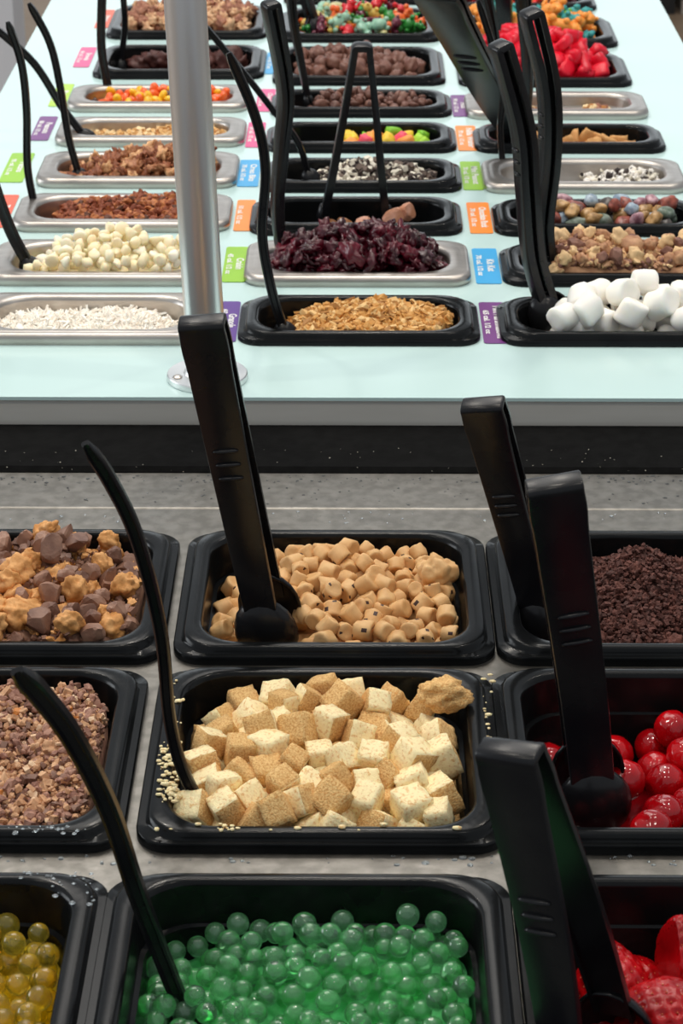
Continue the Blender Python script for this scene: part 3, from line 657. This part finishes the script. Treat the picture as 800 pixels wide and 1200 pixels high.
# candy pebbles
pc_ = [('p_pink', 'c8a0a8', '8c5c68', 'pink speckled'), ('p_dark', '34302f', '5c5450', 'charcoal speckled'), ('p_tan', 'c49a64', '8c6838', 'tan speckled'), ('p_green', '5c6c5c', '8c988c', 'grey green'), ('p_rust', '9c5040', '5c2c24', 'rust red'), ('p_blue', '7c90a4', 'a8b8c4', 'slate blue')]
for a, b_, c_, d_ in pc_: T(a, b_, c_, .35, 150, coat=.2)
g = lv(-.002, [(.0, .3, .008, .8, .9), (-.95, 0, -.02, .2, 2)], amp=.003, fr=40)
core('R2', g, M['p_dark'], .012, 'pebble_filling', 'lower layer of candy pebbles', 'candy pebbles')
pile('R2', g, .011, [(lumpy('candy_pebble', M[q[0]], (.0098, .0068, .0058), .14, 1.4, i, 3), 1, i) for i, q in enumerate(pc_)]+[(lumpy('candy_pebble', M[q[0]], (.0078, .007, .0056), .14, 1.4, i+9, 3), 1, i) for i, q in enumerate(pc_)], .0078, 120, 'candy_pebble', 'candy pebble', [q[3]+' candy pebble in the pan of stone-like candies' for q in pc_], jit=.003, sc=(.8, 1.25), flat=.5, umin=-.78)
# speckled bits
T('spk', 'f2ece4', '2a2020', .5, 420, sharp=True, ramp=(.1, .60))
g = lv(-.016, [(.62, -.1, .009, .35, 1)], tu=.002, amp=.003, fr=80)
grains('R3', g, 'speckled_bits', 'small white bits with dark specks piled at the right end of the steel pan', 'candy bits', [M['spk'], M['creme'], M['oreo']], ['crumb'], 210, (.0022, .0046), .004, umin=.02, umax=.93, wts=[5, 2, 1], rough=.6, seed=8)
# cookie pieces
T('graham', 'd8a468', 'c48c50', .6, 130, bump=.4)
g = lv(-.022, [(.25, 0, .008, .6, 1.2)], amp=.002)
pile('R4', g, .010, [(blockmesh('cookie_piece', M['graham'], .0105, i, .2, 4, .2, (1.15, .75, .2)), 1, 0) for i in range(5)], .0085, 40, 'cookie_piece', 'cookie piece', 'tan broken cookie piece in black pan between two steel pans', umin=-.5, umax=.85, jit=.006, settle=.6)
# nut scraps
g = lv(-.016, [(.55, -.2, .007, .16, .8), (-.3, -.2, .005, .22, .8)], amp=.001)
grains('R5', g, 'nut_scraps', 'scattered chopped nuts left at the right end of the steel pan', 'chopped nuts', [M['pnut2'], M['pnut3'], M['wal']], ['crumb'], 46, (.003, .005), .003, umin=.38, umax=.75, vmin=-.6, rough=.5)
grains('R5', g, 'nut_scraps', 'small heap of chopped nuts left of centre in the steel pan', 'chopped nuts', [M['pnut2'], M['pnut3'], M['wal']], ['crumb'], 26, (.003, .005), .003, umin=-.5, umax=-.1, vmin=-.6, rough=.5, seed=3)
# red gummies
T('redg', 'e41430', 'cc0c28', .35, 20, sss=.2, sssr=(1, .1, .1))
g = lv(.004, [(-.15, .3, .018, .6, .9), (.9, 0, -.01, .3, 1)], amp=.006, fr=30)
core('R6', g, M['redg'], .012, 'gummy_filling', 'lower layer of red gummies', 'gummies')
pile('R6', g, .012, [(blockmesh('red_gummy', M['redg'], .0125, i, .22, 4, .35, (1.15, .7, .4)), 1, 0) for i in range(6)], .0115, 90, 'red_gummy', 'red gummy', 'flat glossy red gummy piece in the heaped black pan', settle=.55, jit=.006, sc=(.8, 1.15))
# sour gummies
sg = [(M['s_orange'], 'orange'), (T('teal', '3a9c9c', None, .5, sss=.2), 'teal blue'), (M['s_green'], 'green'), (M['s_yellow'], 'yellow')]
g = lv(.004, [(-.1, .3, .012, .7, .9)], amp=.005, fr=30)
core('R7', g, M['s_orange'], .014, 'gummy_filling', 'lower layer of sour gummies', 'gummies')
pile('R7', g, .013, [(bear('sour_gummy', q[0], .029), (5, 2, 2, 1)[i], i) for i, q in enumerate(sg)], .013, 55, 'sour_gummy', 'sour gummy', [q[1]+' sour gummy in the far right pan' for q in sg], settle=.68, jit=.005, flat=.5)
pile('R8', lv(.0), .02, [(bear('gummy_candy', q, .02), 1, i) for i, q in enumerate((M['s_orange'], M['neon2'], M['cran2']))], .010, 60, 'gummy_candy', 'gummy candy', [q+' gummy candy in the farthest right pan' for q in ('orange', 'red', 'dark red')], jit=.004, settle=.7)

# ------------------------------------------------------------ utensils
def crom(P, n=8):
    Q = [P[0]*2-P[1]]+list(P)+[P[-1]*2-P[-2]]; out = []
    for i in range(1, len(Q)-2):
        for k in range(n):
            t = k/n; a, b, c, d = Q[i-1:i+3]
            out.append(.5*((2*b)+(c-a)*t+(2*a-5*b+4*c-d)*t*t+(3*b-a-3*c+d)*t**3))
    out.append(P[-1]); return out
def resample(P, n):
    L = [0]
    for a, b in zip(P, P[1:]): L.append(L[-1]+(b-a).length)
    out = []; j = 0
    for k in range(n):
        s = L[-1]*k/(n-1)
        while j < len(P)-2 and L[j+1] < s: j += 1
        t = (s-L[j])/max(1e-9, L[j+1]-L[j]); out.append(P[j].lerp(P[j+1], min(1, t)))
    return out, L[-1]
def axis(pts, z0):
    B = at(pts[0][0], pts[0][1], z=z0); return [B]+[at(q[0], q[1], Y=B.y+q[2]) for q in pts[1:]]
def cup(mb, c, s, t, n, rx, rt, dep, th=.0015):
    """open bowl, convex towards n"""
    rs = []; K = 20; J = 7
    for sgn, k in ((1, 1), (-1, 1)):
        for j in range(J+1):
            th_ = math.pi/2*(j/J if sgn > 0 else 1-j/J); q = 1 if sgn > 0 else 1-th/rx
            dd = dep if sgn > 0 else dep-th
            rs.append([c+s*(rx*q*math.sin(th_)*math.cos(2*math.pi*a/K))+t*(rt*q*math.sin(th_)*math.sin(2*math.pi*a/K))+n*(dd*math.cos(th_)) for a in range(K)])
    rs[0] = [c+n*dep+(v-(c+n*dep))*1 if (v-(c+n*dep)).length > 1e-6 else v for v in rs[0]]
    mb.rings([[tuple(v) for v in r] for r in rs])
def tongs(label, pts, z0, nh, w0, w1, gb, srx, srt, gt=.013, curve=1, bow=0, ridges=True, sdep=.012, fd=.0042, sn=None):
    """a bent strap: front arm, top bend, back arm, a scoop on each end. nh = where the front arm's face points"""
    AX, L = resample(crom(axis(pts, z0)), 34); N = len(AX); nh = Vector(nh)
    root = empty('serving_tongs', AX[0], label, 'tongs')
    inv = -AX[0]
    path = []; n_l = []; s_l = []; t_l = []
    for i in range(N):
        t = (AX[min(N-1, i+1)]-AX[max(0, i-1)]).normalized(); n = (nh-t*nh.dot(t)).normalized(); s = t.cross(n)
        n_l.append(n); s_l.append(s); t_l.append(t)
    def gap(q): return gb+(gt-gb)*q**curve
    fr = [(AX[i]+n_l[i]*gap(i/(N-1))/2, s_l[i], i/(N-1)) for i in range(N)]
    bk = [(AX[i]-n_l[i]*gap(i/(N-1))/2, s_l[i], i/(N-1)) for i in range(N)]
    T_, Nn, Ss = t_l[-1], n_l[-1], s_l[-1]
    bend = [(AX[-1]+Nn*(gt/2*math.copysign(abs(math.cos(a))**.55, math.cos(a)) if abs(math.cos(a)) > 1e-6 else Nn*0)+T_*(gt/2*.9*abs(math.sin(a))**.55), Ss, 1) for a in [math.pi*k/14 for k in range(1, 14)]]
    full = fr+bend+bk[::-1]; rs = []
    for i, (P, s, q) in enumerate(full):
        tt = (full[min(len(full)-1, i+1)][0]-full[max(0, i-1)][0]).normalized(); nn = s.cross(tt).normalized()
        w = w0+(w1-w0)*q; f = fd*(1-.25*q) if q < 1 else fd*.75; b = .0012
        if q > .9: w *= 1+.04*math.sin((q-.9)/.1*math.pi)
        sec = [(-w/2, -b), (-w/2+b*.3, -b*.3), (-w/2+b, 0), (w/2-b, 0), (w/2-b*.3, -b*.3), (w/2, -b), (w/2, -f), (w/2-.0018, -f), (w/2-.0018, -.0022), (-w/2+.0018, -.0022), (-w/2+.0018, -f), (-w/2, -f)]
        rs.append([tuple(P+s*a+nn*c+inv) for a, c in sec])
    def part(name, r, c0, c1, parent=root):
        b = MB(); b.rings(r, c0, c1); return obj(name, sharp(b.me(name, M['tool']), 40), parent)
    A = part('arm', rs[:N], True, False); part('top_bend', rs[N-1:N+14], False, False); part('arm', rs[N+13:], False, True)
    if ridges:
        for q in (.63, .585, .54):
            i = int(q*(N-1)); s, t, n = s_l[i], t_l[i], n_l[i]; P = fr[i][0].lerp(fr[i+1][0], q*(N-1)-i); w = (w0+(w1-w0)*q)*.31; b = MB(); R_ = []
            for a in range(9):
                x = -w+2*w*a/8; k = max(.15, math.sin(math.pi*(a+.4)/8.8)**.4)
                R_.append([tuple(P+s*x+t*(.0014*k*math.cos(c))+n*(.0002+.0019*k*math.sin(c))+inv) for c in [2*math.pi*e/8 for e in range(8)]])
            b.rings(R_, True, True); obj('grip_ridge', b.me('grip_ridge', M['tool']), A)
    for sg, src in ((1, fr), (-1, bk)):
        b = MB(); c = src[0][0]-t_l[0]*(srt*.25)-n_l[0]*sg*(sdep*.45)+inv
        sN = n_l[0] if sn is None else (Vector(sn)-t_l[0]*t_l[0].dot(Vector(sn))).normalized()
        cup(b, c, t_l[0].cross(sN), t_l[0], sN*sg, srx, srt, sdep); obj('scoop', b.me('scoop', M['tool']), root)
    return root
def spoon(label, pts, z0, wd, th=.0045, nh=(0, -1, .1), brx=.010, brt=.014, bowl=True, w1=None):
    AX, L = resample(crom(axis(pts, z0)), 36); N = len(AX); nh = Vector(nh)
    root = empty('serving_spoon', AX[0], label, 'spoon'); rs = []
    for i in range(N):
        t = (AX[min(N-1, i+1)]-AX[max(0, i-1)]).normalized(); n = (nh-t*nh.dot(t)).normalized(); s = t.cross(n); q = i/(N-1)
        w = wd+((w1 or wd)-wd)*q
        if i == N-1: w *= .55
        if i == N-2: w *= .9
        k = th*(.55 if i == N-1 else 1)
        # handle with a shallow channel along its face
        sec = [(-w/2, -k*.2), (-w/2*.86, k*.4), (-w/2*.6, k*.5), (-w/2*.35, k*.22), (w/2*.35, k*.22), (w/2*.6, k*.5), (w/2*.86, k*.4), (w/2, -k*.2), (w/2*.7, -k*.5), (-w/2*.7, -k*.5)]
        rs.append([tuple(AX[i]+s*a+n*c-AX[0]) for a, c in sec])
        if i == 0: f0 = (t, n, s)
    b = MB(); b.rings(rs, True, True); obj('handle', sharp(b.me('handle', M['tool']), 50), root)
    if bowl:
        t, n, s = f0; b = MB(); cup(b, -t*brt*.6-n*.002, s, t, n, brx, brt, .008); obj('bowl', b.me('bowl', M['tool']), root)
    return root
# front row tongs
tongs('tall black tongs standing in the cookie dough, in front of the pole', [(312, 716, 0), (290, 620, -.015), (238, 384, -.045)], .901, (-.12, -1, .1), .0185, .0245, .030, .0185, .025)
tongs('black tongs leaning in the brownie pan, behind the cherry pan tongs', [(632, 715, 0), (612, 640, -.01), (567, 480, -.035)], .890, (-.3, -1, .1), .017, .0235, .022, .016, .020)
tongs('black tongs with gold glints on top, standing upright in the cherries', [(691, 912, 0), (680, 800, -.01), (650, 574, -.04)], .888, (.02, -1, .1), .022, .0262, .034, .0195, .023)
tongs('nearest black tongs, leaning over the strawberry pan', [(694, 1240, 0), (660, 1090, -.01), (600, 888, -.02)], .880, (-.6, -1, .15), .0185, .0262, .055, .019, .022)
# front row spoons
spoon('thin curved black spoon handle rising left of the cheesecake cubes', [(238, 950, 0), (213, 900, .0), (198, 840, .0), (188, 740, -.01), (160, 630, -.02), (128, 562, -.03), (100, 520, -.04)], .888, .0062, w1=.0075, th=.006)
spoon('curved black spoon with a warm glint, dipping into the green boba', [(215, 1185, 0), (185, 1110, 0), (158, 1040, -.005), (128, 950, -.01), (85, 865, -.02), (45, 812, -.03), (20, 786, -.04)], .868, .008, w1=.0105, th=.006)
# island tongs
Z = ZU-.006
tongs('open black tongs seen from the side, standing in the nearly empty pan', [(416, 252, 0), (421, 150, -.005), (424, 62, -.015)], Z-.002, (-1, -.05, 0), .010, .012, .060, .007, .014, gt=.018, curve=.9, ridges=False, sdep=.005, fd=.007)
tongs('wide black tongs leaning left over the right column of pans', [(612, 166, 0), (570, 100, -.06), (512, -6, -.17)], Z, (-.45, -1, .35), .026, .040, .012, .014, .018, fd=.006)
tongs('black tongs with a notched edge standing in the marshmallows, in front of the rest', [(642, 362, 0), (625, 300, 0), (618, 220, -.005), (612, 150, -.01), (588, 60, -.02)], Z, (-1, -.5, 0), .011, .015, .016, .0145, .018, gt=.015, ridges=True, sdep=.011, fd=.0065, sn=(-.1, -1, .3))
tongs('black tongs standing in the wafer crumble, behind the marshmallow tongs', [(641, 318, 0), (636, 262, 0), (644, 180, -.005), (642, 100, -.01), (624, 22, -.02)], Z, (-1, -.4, 0), .011, .015, .015, .013, .016, gt=.016, ridges=True, sdep=.010, fd=.0065, sn=(-.1, -1, .3))
tongs('black tongs curving up from the dried cranberries', [(330, 300, 0), (325, 240, 0), (330, 170, 0), (334, 105, -.005), (318, 10, -.02)], Z, (-.9, -.5, 0), .008, .013, .008, .007, .010, gt=.013, ridges=False, sdep=.006, fd=.0055)
tongs('black tongs rising left of the gummy bears', [(368, 30, 0), (352, -30, -.005), (345, -120, -.02)], ZU, (.9, -.5, 0), .010, .012, .012, .012, .016, ridges=False, sdep=.010)
tongs('black tongs standing in the small chocolate chips', [(361, 118, 0), (352, 70, 0), (343, 20, -.005), (338, -50, -.01)], Z, (-1, -.4, 0), .006, .010, .006, .006, .009, gt=.010, ridges=False, sdep=.005)
tongs('black tongs rising from the red gummies, left of the notched tongs', [(584, 96, 0), (577, 40, -.01), (560, -40, -.04)], ZU, (-.8, -.6, 0), .010, .013, .008, .008, .010, ridges=False, sdep=.006)
tongs('far black tongs in the sour gummies', [(592, 44, 0), (590, 0, -.01), (588, -70, -.02)], ZU, (-.3, -1, 0), .016, .019, .008, .010, .012, ridges=False, sdep=.006)
tongs('black tongs rising out of the photo from the nut scraps pan', [(617, 130, 0), (618, 70, -.01), (610, -40, -.03)], Z, (-.5, -.9, 0), .008, .014, .008, .006, .008, ridges=False, sdep=.005)
# island spoons
spoon('thin black spoon curving up from the granola', [(332, 385, 0), (318, 340, 0), (307, 275, 0), (311, 200, -.005), (300, 140, -.01), (268, 62, -.02)], Z-.002, .0075)
spoon('thin black spoon slanting across the gap behind the pole into the cookie crumbs', [(362, 205, 0), (348, 165, 0), (322, 132, -.005), (285, 85, -.01), (235, 25, -.02)], Z, .006)
spoon('long black spoon in the candy-coated pieces', [(127, 106, 0), (119, 60, 0), (119, 10, -.005), (122, -50, -.01)], Z, .009)
spoon('short black spoon standing in the dark chunks', [(141, 74, 0), (146, 35, 0), (145, 5, -.005), (140, -40, -.01)], Z-.01, .007)
spoon('black spoon curving left out of the pecans', [(92, 204, 0), (80, 160, 0), (70, 100, -.005), (58, 50, -.01), (34, 4, -.02)], Z, .0068)
spoon('black spoon slanting far left out of the chopped peanuts', [(97, 158, 0), (72, 125, 0), (40, 75, -.01), (-5, 33, -.02)], Z, .0075)
spoon('black spoon with a shiny bowl in the reddish crumble', [(40, 240, 0), (32, 195, 0), (31, 130, -.005), (25, 75, -.01), (9, 26, -.02)], Z, .0068, brx=.011, brt=.012)
spoon('thick black spoon handle entering the white chips from the left edge', [(32, 308, 0), (12, 270, 0), (-8, 215, -.005), (-30, 140, -.01)], Z, .010)
spoon('slim black spoon standing in the steel pan of speckled bits', [(590, 208, 0), (586, 150, 0), (588, 95, -.005), (560, 0, -.02)], Z-.012, .006)

# ------------------------------------------------------------ price cards
def text_mesh(s, m, length, height):
    cu = bpy.data.curves.new('lettering', 'FONT'); cu.body = s; cu.size = 1; cu.offset = .028; cu.resolution_u = 3; cu.extrude = .02
    t = bpy.data.objects.new('lettering', cu); COL.objects.link(t); dg = bpy.context.evaluated_depsgraph_get(); dg.update()
    me = bpy.data.meshes.new_from_object(t.evaluated_get(dg)); bpy.data.objects.remove(t); me.materials.clear(); me.materials.append(m)
    A = np.zeros(len(me.vertices)*3); me.vertices.foreach_get('co', A); A = A.reshape(-1, 3)
    if len(A):
        lo, hi = A.min(0), A.max(0); A[:, 0] = (A[:, 0]-(lo[0]+hi[0])/2)*length/(hi[0]-lo[0]); A[:, 1] = (A[:, 1]-(lo[1]+hi[1])/2)*height/(hi[1]-lo[1]); A[:, 2] *= .004
        me.vertices.foreach_set('co', A.ravel())
    me.name = 'lettering'; me.update(); return me
M['white'] = mat('white_print', (.82, .82, .80), .5, col2=(.86, .86, .84), scale=5)
CC = dict(purple='74357f', blue='3fa8e2', orange='ff8f30', green='93c822', pink='e2508c', red='f0603c', dpurple='5b2e8c', lime='b4dc40', rose='e58cb0')
for k, v in CC.items(): M['card_'+k] = mat('card_'+k, C(v), .35, col2=tuple(min(1, c*1.04) for c in C(v)), scale=10)
CARDS = [(567, 598, 355, 403, 'purple', 'Mini Marshmallows', '65 cal. 1/2 oz', .066), (558, 588, 292, 333, 'blue', 'Kit Kat', '70 cal. 1/2 oz', .028), (551, 578, 238, 274, 'orange', 'Chocolate Rock', '70 cal. 1/2 oz', .054),
    (543, 567, 190, 223, 'green', 'Mini Peanut', '70 cal. 1/2 oz', .052), (537, 561, 148, 177, 'orange', 'Nilla Wafer', '70 cal. 1/2 oz', .064), (531, 552, 112, 137, 'purple', 'Nuts', '90 cal. 1/2 oz', .02), (522, 540, 24, 50, 'lime', 'Sour Fish', '50 cal. 1/2 oz', .04), (514, 532, -16, 5, 'pink', 'Gummies', '50 cal. 1/2 oz', .04),
    (253, 276, 354, 401, 'dpurple', 'Granola', '60 cal. 1/2 oz', .028), (259, 287, 290, 331, 'green', 'Craisin', '45 cal. 1/2 oz', .026), (273, 295, 235, 271, 'orange', '', '10 cal. 1/2 oz', .03), (277, 302, 188, 219, 'blue', 'Oreo Bits', '70 cal. 1/2 oz', .05),
    (287, 308, 144, 173, 'pink', 'Sour Bites', '50 cal. 1/2 oz', .045), (299, 320, 105, 131, 'pink', 'Choc Chips', '70 cal. 1/2 oz', .05), (310, 327, 62, 87, 'blue', 'Chunks', '70 cal. 1/2 oz', .03), (320, 336, 18, 45, 'rose', 'Bears', '50 cal. 1/2 oz', .03),
    (-2, 26, 180, 214, 'green', 'Pecans', '95 cal. 1/2 oz', .03), (-22, 6, 229, 267, 'red', 'Toffee', '70 cal. 1/2 oz', .03), (34, 56, 137, 165, 'purple', 'Peanuts', '80 cal. 1/2 oz', .036), (56, 76, 99, 125, 'lime', 'Pieces', '70 cal. 1/2 oz', .03), (85, 104, 56, 79, 'pink', 'Brownie', '60 cal. 1/2 oz', .03), (110, 126, 12, 33, 'red', 'Walnuts', '95 cal. 1/2 oz', .03)]
for x0, x1, yb, yf, col, ti, sub, tl in CARDS:
    a = at(x0, yf, z=ZUD); c = at(x1, yf, z=ZUD); yk = at(x0, yb, z=ZUD).y; W_, D_ = c.x-a.x, yk-a.y
    words = {'purple': 'purple', 'dpurple': 'deep purple', 'blue': 'sky blue', 'orange': 'orange', 'green': 'green', 'pink': 'pink', 'red': 'orange red', 'lime': 'lime', 'rose': 'pale pink'}[col]
    root = empty('price_card', ((a.x+c.x)/2, (a.y+yk)/2, ZUD), words+' card on the countertop '+{'Kit Kat': 'left of the chopped wafer bar pan', 'Oreo Bits': 'left of the crushed sandwich cookie pan', 'Nilla Wafer': 'left of the tan cookie pieces pan', '': 'showing only a calorie count, by the nearly empty pan'}.get(ti, 'reading '+ti), 'price card')
    b = MB(); b.rings([rrect(W_, D_, .0025, z, 4) for z in (.0002, .0007)], True, True); obj('card', b.me('card', M['card_'+col], False), root)
    for s_, off, ln, ht in ((ti, .18, tl, .0062), (sub, -.26, .048, .0046)):
        if s_: obj('lettering', text_mesh(s_, M['white'], min(ln, D_*.9), ht), root, (W_*off, 0, .0008), (0, 0, -math.pi/2))

# ------------------------------------------------------------ water drops and crumbs
T('water', 'e8eef0', None, .03, trans=.9, ior=1.33)
def scatter(name, label, cat, m, spots, size, zf, seed, kind='drop'):
    R = random.Random(seed); b = MB()
    for (x0, x1, y0, y1, n) in spots:
        for _ in range(n):
            p = at(R.uniform(x0, x1), R.uniform(y0, y1), z=zf); s = R.uniform(*size)*R.uniform(.5, 1)
            V, Fc = ICO[2 if kind == 'drop' else 1]; q = R.uniform(.7, 1.4)
            if kind == 'drop': b.add([(p.x+v.x*s*q, p.y+v.y*s, zf+max(0, v.z)*s*.5) for v in V], Fc)
            else: b.add([(p.x+v.x*s*q, p.y+v.y*s*R.uniform(.6, 1), zf+s*.3+v.z*s*.5) for v in V], Fc)
    o = obj(name, b.me(name, m)); return tag(o, label, cat, None, 'stuff')
scatter('water_droplets', 'clear water droplets on the wet steel ledge', 'water', M['water'], [(0, 800, 557, 566, 220), (0, 800, 560, 592, 110), (0, 800, 599, 614, 70)], (.0003, .0013), ZFD+.0006, 4)
scatter('water_droplets', 'clear water droplets on the steel strip before the bottom pans', 'water', M['water'], [(0, 800, 1003, 1014, 50), (183, 200, 800, 960, 20)], (.0005, .002), ZFD+.0001, 5)
scatter('crumbs', 'pale crumbs spilled on the rim left of the cheesecake cubes', 'crumbs', M['cake'], [(196, 216, 790, 860, 14), (186, 210, 870, 940, 110), (170, 575, 966, 974, 12), (566, 578, 790, 900, 22), (238, 275, 966, 975, 12)], (.0003, .0026), ZF+.0001, 6, 'c')
scatter('water_droplets', 'tiny droplets on the rim of the left middle pan', 'water', M['water'], [(10, 150, 968, 978, 30), (60, 115, 1030, 1060, 14), (10, 110, 1022, 1030, 20)], (.0004, .0016), ZF+.0001, 7)

scatter('dust_specks', 'pale dust specks on the black rubber strip', 'dust', M['creme'], [(0, 800, 503, 553, 110)], (.0002, .0006), ZFD+.0055, 9, 'c')
